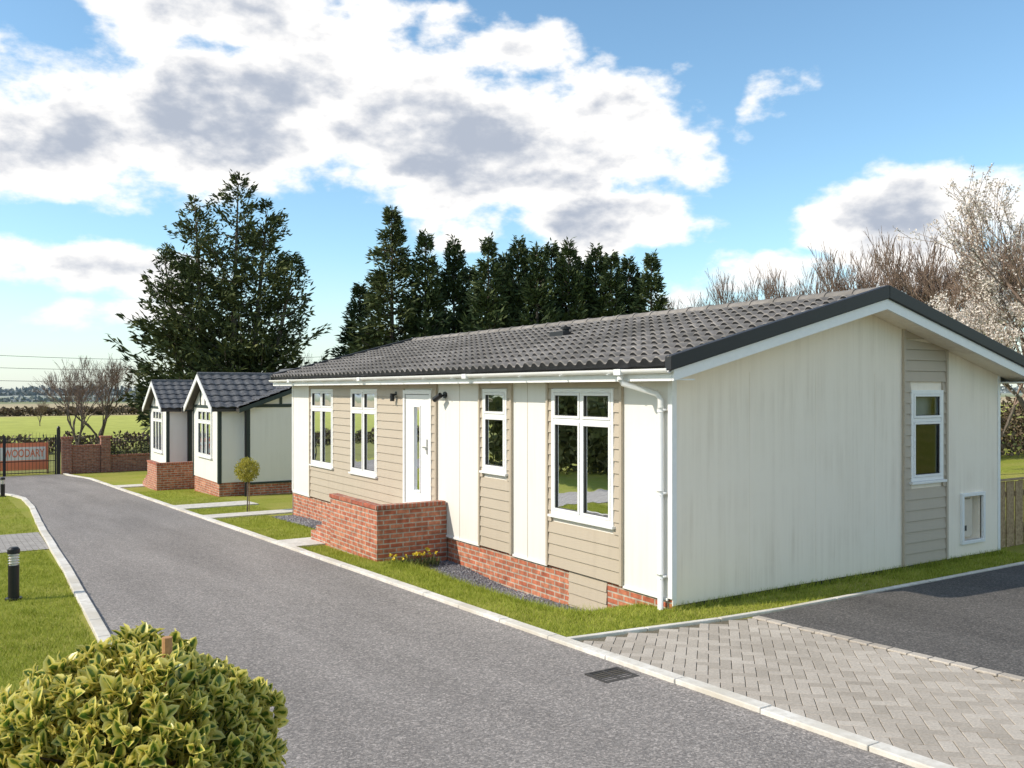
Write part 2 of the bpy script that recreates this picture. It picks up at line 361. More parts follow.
def cladding(b,T,u0,u1,z0,zt,openings,mat,h=.15,trim=None):
    ztf=zt if callable(zt) else (lambda u:zt)
    z=z0; zmax=max(ztf(u0),ztf(u1))
    while z<zmax-.01:
        segs=[(u0,u1)]; zz=z+h
        for o in openings:
            if o[2]<zz-.03 and o[3]>z+.03:
                segs=[q for s in segs for q in ([(s[0],min(s[1],o[0])),(max(s[0],o[1]),s[1])]) if q[1]-q[0]>.01]
        for a,c in segs:
            ta=min(zz,ztf(a)); tc_=min(zz,ztf(c))
            if ta<=z+.005 and tc_<=z+.005: continue
            ta=max(ta,z+.002); tc_=max(tc_,z+.002)
            b.hexa([T(a,.002,z),T(c,.002,z),T(c,.034,z),T(a,.034,z),T(a,.002,ta-.003),T(c,.002,tc_-.003),T(c,.016,tc_-.003),T(a,.016,ta-.003)],mat)
        z+=h
    if trim:
        for u in (u0,u1): tb(b,T,u-.022,u+.022,.001,.042,z0-.01,ztf(u),trim)

def tiled_slope(b,x_e,z_e,x_r,z_r,y0,y1,mat,per=.2,gauge=.34,amp=.05,ns=8,axis='Y',step=.035,lip_shade=None):
    """profiled interlocking tiles, each course overlapping the one below"""
    S=math.hypot(x_r-x_e,z_r-z_e); rows=int(round(S/gauge)); g=S/rows
    nx_=-(z_r-z_e)/S*(1 if x_r>x_e else -1); nz=abs(x_r-x_e)/S
    n=int(round((y1-y0)/per))*ns+1; U=np.linspace(y0,y1,n)
    ph=2*np.pi*(U-y0)/per
    prof=amp*np.clip(.5+.62*np.cos(ph),0,1)**.8
    k=b.mi(mat); k2=b.mi(lip_shade or mat)  # second colour darkens each course's front edge as painted-in shadow
    for r in range(rows):
        base=len(b.v)
        for li,(s,l) in enumerate(((r*g+.012,-.01),(r*g,.006+step),(r*g+.012,.018+step),((r+1)*g+.03,.006))):
            px=x_e+(x_r-x_e)*s/S; pz=z_e+(z_r-z_e)*s/S
            for i,u in enumerate(U):
                tile=int((u-y0+per*.5)/(per*1.0)); jit=.003*math.sin(r*12.9+tile*78.2)
                hh=l+jit+(prof[i] if li>0 else 0)
                q=(px+nx_*hh,u,pz+nz*hh); b.v.append(q if axis=='Y' else (q[1],q[0],q[2]))
        for a in range(3):
            for i in range(n-1):
                b.f.append((base+a*n+i,base+a*n+i+1,base+(a+1)*n+i+1,base+(a+1)*n+i)); b.m.append(k2 if a==0 else k)

# ------------------------------------------------------------------ main home
W=6.7; LEN=13.05; XE=-.35; ZE=2.78; XR=3.35; ZR=3.73; SL=(ZR-ZE)/(XR-XE)
def zroof(x): return ZE+(x-XE)*SL if x<=XR else ZR-(x-XR)*SL
H=empty('mobile_home',(0,0,0))
TL=T_long(0); TG=T_gab(0)
wins=[('lounge_window',1.02,2.35,.83,2.52,2,.42,'blind'),('hall_window',3.49,4.18,1.28,2.52,1,.40,'roller'),
      ('bedroom_window',8.12,9.41,.86,2.52,2,.42,'drapes'),('end_window',10.38,11.71,.86,2.52,2,.42,'drapes')]
door=(5.88,6.97,.46,2.5)
ops=[(w[1],w[2],w[3],w[4]) for w in wins]+[door]
BT=.13
b=MB(); wall(b,TL,0,LEN,BT,2.72,ops,M_white); b.build('front_wall',H)
b=MB(); gw=(4.42,5.18,1.22,2.50); mbx=(5.70,6.20,.28,.93)
wall(b,TG,0,W,.05,2.72,[gw,mbx],M_cream)
b.poly([TG(0,0,2.72),TG(W,0,2.72),TG(W,0,zroof(W)-.03),TG(XR,0,ZR-.05),TG(0,0,zroof(0)-.03)],M_cream)
x0,x1,z0,z1=mbx
b.poly([(x0,.16,z0),(x1,.16,z0),(x1,.16,z1),(x0,.16,z1)],M_cream)
b.poly([(x0,0,z0),(x1,0,z0),(x1,.16,z0),(x0,.16,z0)],M_cream); b.poly([(x0,0,z1),(x1,0,z1),(x1,.16,z1),(x0,.16,z1)],M_cream)
b.poly([(x0,0,z0),(x0,.16,z0),(x0,.16,z1),(x0,0,z1)],M_cream); b.poly([(x1,0,z0),(x1,.16,z0),(x1,.16,z1),(x1,0,z1)],M_cream)
b.build('gable_wall',H)
b=MB()
for (a,c,p,q) in ((x0-.05,x1+.05,z1,z1+.05),(x0-.05,x1+.05,z0-.05,z0),(x0-.05,x0,z0,z1),(x1,x1+.05,z0,z1)): tb(b,TG,a,c,-.02,.04,p,q,M_upvc)
b.box(x0+.06,x1-.10,.08,.158,z0+.04,z1-.06,M_curt); b.box(x0+.12,x0+.24,.07,.078,z0+.12,z0+.20,M_dark)
b.build('meter_box',H,bevel=.004)
b=MB(); b.poly([(W,0,-.3),(W,LEN,-.3),(W,LEN,2.85),(W,0,2.85)],M_cream)
b.poly([(0,LEN,-.6),(W,LEN,-.6),(W,LEN,zroof(W)-.03),(XR,LEN,ZR-.05),(0,LEN,zroof(0)-.03)],M_cream); b.build('rear_walls',H)
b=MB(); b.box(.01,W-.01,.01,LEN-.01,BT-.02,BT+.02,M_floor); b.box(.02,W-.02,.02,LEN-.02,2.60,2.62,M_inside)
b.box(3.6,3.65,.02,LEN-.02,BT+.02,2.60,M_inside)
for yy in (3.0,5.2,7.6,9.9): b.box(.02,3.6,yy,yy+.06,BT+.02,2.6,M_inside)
b.build('interior',H)
for w in wins: window(H,w[0],TL,*w[1:5],cols=w[5],top=w[6],curtain=w[7])
window(H,'gable_window',TG,*gw,cols=1,top=.42,curtain='roller')
b=MB()
cladding(b,TL,.88,2.45,BT,2.66,ops,M_sand,trim=M_sand); cladding(b,TL,3.38,4.28,BT,2.66,ops,M_sand,trim=M_sand)
cladding(b,TL,5.72,11.80,BT,2.66,ops,M_sand,trim=M_sand)
cladding(b,TG,4.27,5.27,.07,lambda u:zroof(u)-.10,[gw],M_sand,trim=M_sand)
b.build('timber_effect_cladding',H)
b=MB()
tb(b,TL,-.012,.06,.001,.014,BT,2.68,M_fascia); tb(b,TG,.0,.055,.001,.012,.05,2.76,M_fascia)
tb(b,TL,LEN-.06,LEN,.001,.014,BT,2.68,M_fascia); tb(b,TG,W-.06,W,.001,.012,.05,2.78,M_fascia)
for (p,q) in ((.06,.86),(2.48,3.35),(4.31,5.38),(11.83,LEN-.06)): tb(b,TL,p,q,.001,.02,BT-.03,BT,M_fascia)
for u in (2.98,4.95): tb(b,TL,u-.004,u+.004,.0005,.003,BT,2.68,M_sand)
for u in (1.25,2.45,3.65): tb(b,TG,u-.003,u+.003,.0005,.0025,.07,2.72,M_cream)
b.build('trims',H)
b=MB(); b.box(.02,.13,.02,1.2,-.6,BT-.01,M_brick); b.box(.02,.13,2.0,LEN,-.9,BT-.01,M_brick)
b.box(.13,W,.02,.10,-.6,.05,M_dark)
b.build('brick_skirt',H)
b=MB(); cladding(b,T_long(.03),1.2,2.0,-.62,BT-.02,[],M_sand,h=.15); b.build('skirt_access_panel',H)
b=MB(); u0,u1,z0,z1=door; f=.07
tb(b,TL,u0,u0+f,-.07,.04,z0,z1,M_upvc); tb(b,TL,u1-f,u1,-.07,.04,z0,z1,M_upvc); tb(b,TL,u0+f,u1-f,-.07,.04,z1-f,z1,M_upvc); tb(b,TL,u0+f,u1-f,-.07,.05,z0,z0+.05,M_upvc)
a,c,p,q=u0+f+.004,u1-f-.004,z0+.053,z1-f-.004
ga,gc,gp_,gq=(a+c)/2-.11,(a+c)/2+.11,p+.25,q-.22
tb(b,TL,a,ga,-.04,.02,p,q,M_upvc); tb(b,TL,gc,c,-.04,.02,p,q,M_upvc); tb(b,TL,ga,gc,-.04,.02,p,gp_,M_upvc); tb(b,TL,ga,gc,-.04,.02,gq,q,M_upvc)
for (k,l,r,s) in ((ga-.03,ga,gp_-.03,gq+.03),(gc,gc+.03,gp_-.03,gq+.03),(ga,gc,gq,gq+.03),(ga,gc,gp_-.03,gp_)): tb(b,TL,k,l,.021,.034,r,s,M_upvc)
for (k,l,r,s) in ((a,a+.006,p,q),(c-.006,c,p,q),(a+.006,c-.006,q-.006,q)): tb(b,TL,k,l,.0205,.024,r,s,M_dark)
b.build('front_door',H,bevel=.003)
b=MB(); b.poly([TL(ga,0,gp_),TL(gc,0,gp_),TL(gc,0,gq),TL(ga,0,gq)],M_glass); b.build('door_glass',H)
b=MB(); tb(b,TL,a+.07,a+.10,.022,.035,p+.9,p+1.15,M_metal); tb(b,TL,a+.075,a+.19,.05,.065,p+1.0,p+1.022,M_metal); tb(b,TL,a+.078,a+.096,.035,.05,p+1.0,p+1.022,M_metal); b.build('door_handle',H)
for (yy,mat) in ((5.42,M_iron),(7.28,M_iron)):
    b=MB(); b.tube([TL(yy,.0,2.42),TL(yy,.03,2.42)],.055,12,mat); b.tube([TL(yy,.03,2.42),TL(yy,.10,2.40),TL(yy,.14,2.38)],.014,8,mat)
    if yy<6: b.tube([TL(yy-.05,.12,2.42),TL(yy+.10,.16,2.34)],.045,12,mat)
    else: b.tube([TL(yy,.10,2.30),TL(yy,.10,2.44)],.04,12,mat)
    b.build('wall_lamp_fitting',H,smooth=False)
# roof
Y0=-.40; Y1=LEN+.36
b=MB(); tiled_slope(b,XE-.05,ZE-.013,XR,ZR,Y0,Y1,M_tile,lip_shade=M_black); tiled_slope(b,2*XR-XE+.05,ZE-.013,XR,ZR,Y0,Y1,M_tile,ns=6,lip_shade=M_black)  # tile front edges coloured black to stand for shadow beneath the rolls
b.build('roof_tiles',H,smooth=False)
b=MB()
for (xa,xb) in ((XE,XR),(2*XR-XE,XR)):
    b.hexa([(xa,Y0+.03,ZE-.08),(xb,Y0+.03,ZR-.08),(xb,Y1-.03,ZR-.08),(xa,Y1-.03,ZE-.08),(xa,Y0+.03,ZE-.015),(xb,Y0+.03,ZR-.015),(xb,Y1-.03,ZR-.015),(xa,Y1-.03,ZE-.015)],M_dark)
b.build('roof_deck',H)
b=MB(); y=Y0
while y<Y1-.05:
    e2=min(y+.45,Y1)
    b.tube([(XR,y,ZR+.005),(XR,y+.05,ZR+.005),(XR,y+.055,ZR-.002),(XR,e2-.004,ZR-.002)],[.128,.128,.122,.120],14,M_tile); y=e2
b.build('ridge_tiles',H,smooth=False)
b=MB(); vx,vy=2.05,4.9; b.tube([(vx,vy,zroof(vx)),(vx,vy,zroof(vx)+.15)],.06,12,M_black); b.tube([(vx,vy,zroof(vx)+.15),(vx,vy,zroof(vx)+.19)],.09,12,M_black)
b.box(vx-.2,vx+.2,vy-.2,vy+.2,zroof(vx)-.0,zroof(vx)+.10,M_black); b.build('roof_vent',H)
b=MB()
b.box(XE-.0,XE+.02,Y0+.03,Y1-.03,ZE-.18,ZE-.03,M_fascia); b.box(XE+.02,-.002,Y0+.035,Y1-.035,ZE-.17,ZE-.155,M_fascia)
xr2=2*XR-XE
b.box(xr2-.02,xr2,Y0+.03,Y1-.03,ZE-.18,ZE-.03,M_fascia); b.box(W+.002,xr2-.02,Y0+.035,Y1-.035,ZE-.17,ZE-.155,M_fascia)
for (ya,yb) in ((Y0-.005,Y0+.025),(Y1-.025,Y1+.005)):
    for (xa,xb) in ((XE,XR),(xr2,XR)):
        b.hexa([(xa,ya,ZE-.18),(xb,ya,ZR-.18),(xb,yb,ZR-.18),(xa,yb,ZE-.18),(xa,ya,ZE-.03),(xb,ya,ZR-.03),(xb,yb,ZR-.03),(xa,yb,ZE-.03)],M_fascia)
for (xa,xb) in ((XE+.03,XR),(xr2-.03,XR)):
    for (ya,yb) in ((Y0+.03,-.002),(LEN+.002,Y1-.03)):
        b.hexa([(xa,ya,ZE-.15),(xb,ya,ZR-.15),(xb,yb,ZR-.15),(xa,yb,ZE-.15),(xa,ya,ZE-.135),(xb,ya,ZR-.135),(xb,yb,ZR-.135),(xa,yb,ZE-.135)],M_cream)
b.build('fascia_and_soffit',H)
b=MB()
for (ya,yb) in ((Y0-.04,Y0+.06),(Y1-.06,Y1+.04)):
    for (xa,xb,s) in ((XE-.07,XR,1),(xr2+.07,XR,-1)):
        zl=ZE-.07*SL
        b.hexa([(xa,ya,zl-.055),(xb,ya,ZR-.045),(xb,yb,ZR-.045),(xa,yb,zl-.055),(xa,ya,zl+.105),(xb,ya,ZR+.13),(xb,yb,ZR+.13),(xa,yb,zl+.105)],M_black)
b.build('dry_verge',H,bevel=.01)
def halfgutter(b,xc,y0,y1,z,r,mat):
    k=b.mi(mat); n=10; base=len(b.v)
    for y in (y0,y1):
        for i in range(n+1):
            t=math.pi+math.pi*i/n; b.v.append((xc+r*math.cos(t),y,z+r*math.sin(t)))
        for i in range(n+1):
            t=2*math.pi-math.pi*i/n; b.v.append((xc+(r-.006)*math.cos(t),y,z+(r-.006)*math.sin(t)))
    m=2*(n+1)
    for i in range(m): b.f.append((base+i,base+(i+1)%m,base+m+(i+1)%m,base+m+i)); b.m.append(k)
    b.f.append(tuple(base+i for i in range(m))); b.m.append(k); b.f.append(tuple(base+m+i for i in range(m))[::-1]); b.m.append(k)
b=MB(); halfgutter(b,XE-.056,Y0-.0,Y1,ZE-.045,.052,M_fascia)
y=.6
while y<Y1: b.box(XE-.112,XE-.001,y-.012,y+.012,ZE-.105,ZE-.095,M_fascia); y+=.95
for y in (.42,4.0,8.0,12.0): b.box(XE-.115,XE-.001,y-.06,y+.06,ZE-.108,ZE-.04,M_fascia)
b.build('gutter',H,smooth=False)
b=MB(); yy=.13
b.tube([(XE-.06,.42,ZE-.10),(XE-.06,.42,ZE-.16)],.036,12,M_fascia)
b.tube([(XE-.06,.42,ZE-.15),(XE-.05,.40,ZE-.20),(-.09,yy+.03,ZE-.32),(-.06,yy,ZE-.39),(-.06,yy,-.02)],.034,12,M_fascia)
for z in (2.25,1.3,.35): b.tube([(-.06,yy,z),(-.06,yy,z+.05)],.041,12,M_fascia); b.box(-.06,-.002,yy-.06,yy+.06,z+.012,z+.038,M_fascia)
b.build('downpipe',H,smooth=True)

def porch(name,x0,x1,y0,y1,ztop,zdeck,zgr,mat=M_brick):
    e=empty(name,(x0,y0,zgr)); b=MB(); t=.11
    b.box(x0,x0+t,y0,y1,zgr-.35,ztop-.065,mat); b.box(x0+t,x1,y0,y0+t,zgr-.35,ztop-.065,mat)
    b.box(x0+t,x1,y0+t,y1,zgr-.35,zdeck,mat)
    b.build('parapet_walls',e)
    b=MB(); b.box(x0-.025,x0+t+.025,y0-.025,y1+.0,ztop-.063,ztop,M_coping); b.box(x0+t+.025,x1-.03,y0-.025,y0+t+.025,ztop-.063,ztop-.001,M_coping); b.build('coping',e,bevel=.006)
    b=MB(); n=4
    for i in range(n):
        zz=zgr+(zdeck-zgr)*(n-i)/(n+1); b.box(x0+.05,x1-.03,y1+i*.28,y1+(i+1)*.28,zgr-.3,zz,mat)
    b.box(x0+t+.002,x1-.04,y0+t+.002,y1,zdeck,zdeck+.02,M_conc); b.build('steps',e)
    return e
porch('brick_porch',-1.24,-.002,5.38,7.37,.69,.40,-.22)

# ------------------------------------------------------------------ neighbours
def neighbour(name,y0,y1,cg0,cg1,xf=.75,xb=7.0,roofm=M_slate):
    zf=zg(y0)-.05; e=empty(name,(xf,y0,zf))
    ze=1.96-(y0-19.4)*.02; xr=(xf+xb)/2; s=.36; zr=ze+(xr-xf+.3)*s
    def zf_(x): return ze+(x-xf+.3)*s if x<xr else zr-(x-xr)*s
    b=MB(); zt=ze+.0
    wall(b,T_long(xf),y0,y1,zf+.45,zt,[],M_white)
    b.poly([(xf,y0,zf+.45),(xb,y0,zf+.45),(xb,y0,zf_(xb)-.04),(xr,y0,zr-.05),(xf,y0,zf_(xf)-.04)],M_white)
    b.poly([(xb,y0,zf),(xb,y1,zf),(xb,y1,ze),(xb,y0,ze)],M_white)
    b.poly([(xf,y1,zf-.5),(xb,y1,zf-.5),(xb,y1,zf_(xb)-.04),(xr,y1,zr-.05),(xf,y1,zf_(xf)-.04)],M_white)
    xg=xf-.75; cm=(cg0+cg1)/2; zp=ze+.05+(cm-cg0+.2)*.55
    wo=(cm-.85,cm+.85,zf+1.15,ze-.05)
    wall(b,T_long(xg),cg0,cg1,zf+.45,ze,[wo],M_white)
    b.poly([(xg,cg0,ze),(xg,cg1,ze),(xg,cm,zp-.06)],M_white)
    for yy in (cg0,cg1): b.poly([(xg,yy,zf+.45),(xf+.01,yy,zf+.45),(xf+.01,yy,ze+.1),(xg,yy,ze+.1)],M_white)
    b.build('walls',e)
    b=MB(); b.box(xf+.02,xb-.02,y0+.02,y1-.02,zf+.44,zf+.46,M_floor); b.box(xg+.9,xg+.93,cg0+.05,cg1-.05,zf+.46,ze,M_inside); b.build('interior',e)
    window(e,'bay_window',T_long(xg),*wo,cols=3,top=.4,curtain='drapes')
    b=MB(); b.box(xf+.03,xb-.03,y0+.03,y1-.03,zf-.6,zf+.44,M_brick); b.box(xg+.03,xf+.03,cg0+.03,cg1-.03,zf-.6,zf+.44,M_brick); b.build('brick_skirt',e)
    b=MB(); t=.09
    for (xx,yy) in ((xg,cg0),(xg,cg1)): b.box(xx-.015,xx+t,yy-(.015 if yy==cg0 else t),yy+(t if yy==cg0 else .015),zf+.42,ze+.05,M_tudor)
    b.box(xf-.015,xf+t,y0-.02,y0-.002,zf+.42,ze-.0,M_tudor)
    b.box(xf+t,xb-.02,y0-.022,y0-.002,ze+.02,ze+.12,M_tudor)
    x=xf+.55
    while x<xb-.4:
        h=zf_(x)-.12
        if h>ze+.2: b.box(x-.04,x+.04,y0-.022,y0-.002,ze+.12,h,M_tudor)
        x+=.48
    b.box(xf+.1,xb,y0-.018,y0-.002,zf+.40,zf+.46,M_tudor)
    b.box(xg-.02,xg-.002,cg0+.1,cg1-.1,ze-.02,ze+.07,M_tudor)
    for dx in (-.6,0,.6):
        h=zp-.12-abs(dx)*.55
        b.box(xg-.02,xg-.002,cm+dx-.04,cm+dx+.04,ze+.07,h,M_tudor)
    b.build('timber_framing',e)
    b=MB(); kw=dict(per=.3,ns=6,amp=.03,step=.02,lip_shade=M_black)
    tiled_slope(b,xf-.3,ze,xr,zr,y0-.25,y1+.2,roofm,**kw); tiled_slope(b,xb+.3,ze,xr,zr,y0-.25,y1+.2,roofm,**kw)
    xin=min(xr,xf-.3+(zp-ze)/s+.1)
    tiled_slope(b,cg0-.2,ze+.0,cm,zp,xg-.25,xin,roofm,axis='X',**kw); tiled_slope(b,cg1+.2,ze+.0,cm,zp,xg-.25,xin,roofm,axis='X',**kw)
    b.tube([(xr,y0-.25,zr),(xr,y1+.2,zr)],.1,8,roofm); b.tube([(xg-.25,cm,zp),(xin,cm,zp)],.08,8,roofm)
    b.build('roof',e)
    b=MB()
    for (xa,xb_) in ((xf-.3,xr),(xb+.3,xr)):
        b.hexa([(xa,y0-.27,ze-.13),(xb_,y0-.27,zr-.13),(xb_,y0-.24,zr-.13),(xa,y0-.24,ze-.13),(xa,y0-.27,ze+.0),(xb_,y0-.27,zr+.0),(xb_,y0-.24,zr),(xa,y0-.24,ze)],M_tudor)
        b.hexa([(xa,y0-.24,ze-.1),(xb_,y0-.24,zr-.1),(xb_,y1+.15,zr-.1),(xa,y1+.15,ze-.1),(xa,y0-.24,ze-.02),(xb_,y0-.24,zr-.02),(xb_,y1+.15,zr-.02),(xa,y1+.15,ze-.02)],M_dark)
    for (ya,yb_) in ((cg0-.2,cm),(cg1+.2,cm)):
        b.hexa([(xg-.27,ya,ze-.16),(xg-.24,ya,ze-.16),(xg-.24,yb_,zp-.16),(xg-.27,yb_,zp-.16),(xg-.27,ya,ze+.01),(xg-.24,ya,ze+.01),(xg-.24,yb_,zp+.01),(xg-.27,yb_,zp+.01)],M_fascia)
        b.hexa([(xg-.24,ya,ze-.1),(xin,ya,ze-.1),(xin,yb_,zp-.1),(xg-.24,yb_,zp-.1),(xg-.24,ya,ze-.02),(xin,ya,ze-.02),(xin,yb_,zp-.02),(xg-.24,yb_,zp-.02)],M_dark)
    b.box(xf-.3,xf-.28,cg1+.25,y1+.2,ze-.14,ze,M_fascia)
    b.build('bargeboards',e)
    b=MB(); b.tube([(xf-.06,y0-.06,ze-.05),(xf-.06,y0-.06,zf+.05)],.034,10,M_iron); b.build('downpipe',e)
neighbour('mock_tudor_bungalow',19.4,25.6,19.75,22.9)
neighbour('mock_tudor_bungalow',26.8,34.0,27.0,30.1)
porch('brick_porch',-.95,.7,23.9,25.5,.08,-.25,zg(24.5))

# ------------------------------------------------------------------ gate, walls, railings
YW=38.0; zw=zg(YW)
e=empty('brick_boundary_wall',(-2.2,YW,zw)); b=MB()
WL=((-1.95,-.75,1.25),(-.30,1.6,.75),(2.0,5.4,.75),(5.8,9,.75))
for (x0,x1,h) in WL: b.box(x0,x1,YW-.11,YW+.11,zw-.2,zw+h,M_brick2)
for x in (-2.15,-.52,1.8,5.6): b.box(x-.2,x+.2,YW-.2,YW+.2,zw-.2,zw+1.62,M_brick2)
b.build('brickwork',e)
b=MB()
for x in (-2.15,-.52,1.8,5.6): b.box(x-.24,x+.24,YW-.24,YW+.24,zw+1.62,zw+1.70,M_coping)
for (x0,x1,h) in WL: b.box(x0,x1,YW-.14,YW+.14,zw+h,zw+h+.06,M_coping)
b.build('coping',e)
e=empty('iron_railings',(0,YW,zw+.8)); b=MB()
for (x0,x1) in ((-.30,1.6),(2.0,5.4)):
    b.box(x0,x1,YW-.015,YW+.015,zw+.90,zw+.93,M_iron); b.box(x0,x1,YW-.015,YW+.015,zw+1.40,zw+1.43,M_iron)
    x=x0+.06
    while x<x1: b.tube([(x,YW,zw+.81),(x,YW,zw+1.52),(x,YW,zw+1.60)],[.011,.011,.002],6,M_iron); x+=.12
b.build('bars',e)
e=empty('iron_gate',(-4.5,YW,zw)); b=MB()
for (x0,x1) in ((-4.6,-2.6),(-6.7,-4.66),(-9.6,-6.8)):
    for z in (.1,.62,1.65): b.box(x0,x1,YW-.015,YW+.015,zw+z,zw+z+.035,M_iron)
    for x in (x0,x1): b.box(x-.03,x+.03,YW-.03,YW+.03,zw+.0,zw+1.8,M_iron)
    x=x0+.1
    while x<x1-.05:
        t=(x-x0)/(x1-x0); top=1.72+.16*math.sin(math.pi*t)
        b.tube([(x,YW,zw+.06),(x,YW,zw+top),(x,YW,zw+top+.08)],[.007,.007,.002],6,M_iron); x+=.14
b.build('bars',e); b=MB()
for x in (-2.48,-6.75): b.box(x-.07,x+.07,YW-.07,YW+.07,zw-.1,zw+2.05,M_iron); b.tube([(x,YW,zw+2.05),(x,YW,zw+2.1),(x,YW,zw+2.2)],[.05,.09,.02],10,M_iron)
b.build('posts',e)
e=empty('roadside_banner',(-4.6,39.2,zg(39.2))); b=MB(); z0=e.location.z; yb=39.2
b.box(-6.9,-2.80,yb-.01,yb+.01,z0+.20,z0+1.45,M_orange)
b.box(-6.8,-2.9,yb-.016,yb-.0102,z0+.66,z0+1.26,M_bwhite)
for x in (-6.9,-4.8,-2.8): b.box(x-.04,x+.04,yb+.012,yb+.09,z0-.1,z0+1.5,M_wood)
b.build('panel',e)
cu=bpy.data.curves.new('lettering','FONT'); cu.body='WOODARY'; cu.size=.50; cu.extrude=.002; cu.offset=.008; cu.align_x='RIGHT'; cu.align_y='CENTER'
cu.materials.append(M_orange); t=link(bpy.data.objects.new('lettering',cu)); t.rotation_euler=(rad(90),0,0)
t.location=Vector((-2.95,yb-.02,z0+.96))-e.location; t.parent=e; t.scale=(.62,1,1)

e=empty('timber_fence',(7.2,.25,zg(.25))); b=MB(); x=6.95
z0=e.location.z-.05
while x<16:
    o_=.014 if round(x/.13)%2 else 0
    b.box(x,x+.112,.24+o_,.258+o_,z0+.06,z0+1.10+random.uniform(-.008,.008),M_wood); x+=.13
b.box(6.95,16,.28,.32,z0+.25,z0+.33,M_wood); b.box(6.95,16,.28,.32,z0+.85,z0+.93,M_wood)
for x in lin(6.95,16,1.8): b.box(x,x+.1,.325,.42,z0-.1,z0+1.15,M_wood)
b.box(6.95,16,.22,.30,z0+1.115,z0+1.14,M_wood)
b.build('boards',e)

for (x,y,h) in ((-6.21,5.55,.68),(-5.35,25.0,.62),(-6.3,-12,.68)):
    z=zg(y); e=empty('bollard_light',(x,y,z)); b=MB()
    b.tube([(x,y,z-.05),(x,y,z+h*.66)],.065,20,M_iron); b.tube([(x,y,z),(x,y,z+.03)],.10,20,M_iron)
    b.tube([(x,y,z+h*.88),(x,y,z+h*.96),(x,y,z+h)],[.075,.072,.045],20,M_iron)
    b.build('post',e); b=MB()
    b.tube([(x,y,z+h*.66),(x,y,z+h*.88)],.05,20,M_bwhite)
    b.build('lens',e); b=MB()
    for i in range(4): b.tube([(x,y,z+h*(.69+i*.05)),(x,y,z+h*(.70+i*.05))],.066,20,M_metal)
    b.build('louvres',e)

e=empty('utility_pole',(-30,62,zg(62))); b=MB()
for (x,y) in ((-30,62),(34,84)):
    z=zg(y); b.tube([(x,y,z),(x,y,z+9)],[.15,.10],8,M_wood); b.box(x-.9,x+.9,y-.06,y+.06,z+8.1,z+8.25,M_wood)
b.build('pole',e); b=MB()
for (dx,dz) in ((-.8,-.9),(.8,0.0),(0,-1.9)):
    pts=[]
    for i in range(25):
        t=i/24; pts.append((-30+dx+64*t,62+22*t,zg(62)+8.3+dz-1.6*4*t*(1-t)))
    b.tube(pts,.016,4,M_iron)
b.build('wires',e)

# ------------------------------------------------------------------ vegetation
def mesh_np(name,V,F,mat,parent=None,loc=(0,0,0)):
    me=bpy.data.meshes.new(name); V=np.asarray(V,dtype=np.float32).reshape(-1,3)
    k=F.shape[1]
    me.vertices.add(len(V)); me.vertices.foreach_set('co',V.ravel())
    me.loops.add(F.size); me.loops.foreach_set('vertex_index',F.astype(np.int32).ravel())
    me.polygons.add(len(F)); me.polygons.foreach_set('loop_start',np.arange(0,F.size,k,dtype=np.int32))
    me.update(calc_edges=True); me.validate()
    me.materials.append(mat); o=link(bpy.data.objects.new(name,me)); o.location=loc
    if parent: o.parent=parent
    return o
def unit(a): return a/np.maximum(np.linalg.norm(a,axis=-1,keepdims=True),1e-6)
def diamonds(P,D,L,Wd):
    n=len(P); R=unit(rng.normal(size=(n,3))); S=unit(np.cross(D,R))
    L=L[:,None]; Wd=Wd[:,None]
    V=np.stack([P,P+D*L*.45+S*Wd,P+D*L,P+D*L*.45-S*Wd],1).reshape(-1,3)
    F=np.arange(n*4).reshape(n,4); return V,F
def grass(name,rects,h=(.025,.06)):
    Ps=[]
    for (x0,x1,y0,y1,den) in rects:
        n=int((x1-x0)*(y1-y0)*den); Ps.append(np.stack([rng.uniform(x0,x1,n),rng.uniform(y0,y1,n)],1))
    P=np.concatenate(Ps)
    pat=np.sin(P[:,0]*3.1+np.sin(P[:,1]*2.3))*np.sin(P[:,1]*2.7+1.3*np.sin(P[:,0]*4.1)); P=P[rng.uniform(-1.6,1,len(P))<pat+.9]
    z=np.array([gz(x,y) for x,y in P]); n=len(P)
    base=np.column_stack([P,z-.004]); az=rng.uniform(0,2*np.pi,n); w=rng.uniform(.0025,.0055,n)
    hh=rng.uniform(h[0],h[1],n); lean=rng.normal(0,.45,(n,2))*hh[:,None]
    s=np.column_stack([np.cos(az)*w,np.sin(az)*w,np.zeros(n)])
    tip=base+np.column_stack([lean,hh]); V=np.stack([base-s,base+s,tip],1).reshape(-1,3)
    return mesh_np(name,V,np.arange(n*3).reshape(n,3),M_grass)
grass('lawn_grass',[(-1.76,-.45,-.38,5.3,2900),(-.45,0,-.58,1.0,2600),(0,6.9,-.70,-.02,2400),(-1.76,-1.25,5.3,7.7,2400),(-1.76,-.5,8.8,13.5,1700),(-1.76,0,14.5,16.3,1200),(-1.76,.0,17.7,23.5,700)])
grass('lawn_grass',[(-7.3,-5.66,-3,4,3300),(-7.0,-5.45,4,10.45,2200),(-6.9,-5.25,13.6,25,700)])
grass('lawn_grass',[(-.06,6.8,-.07,-.005,5200),(-1.2,-.6,.2,5.2,900)],h=(.06,.12))

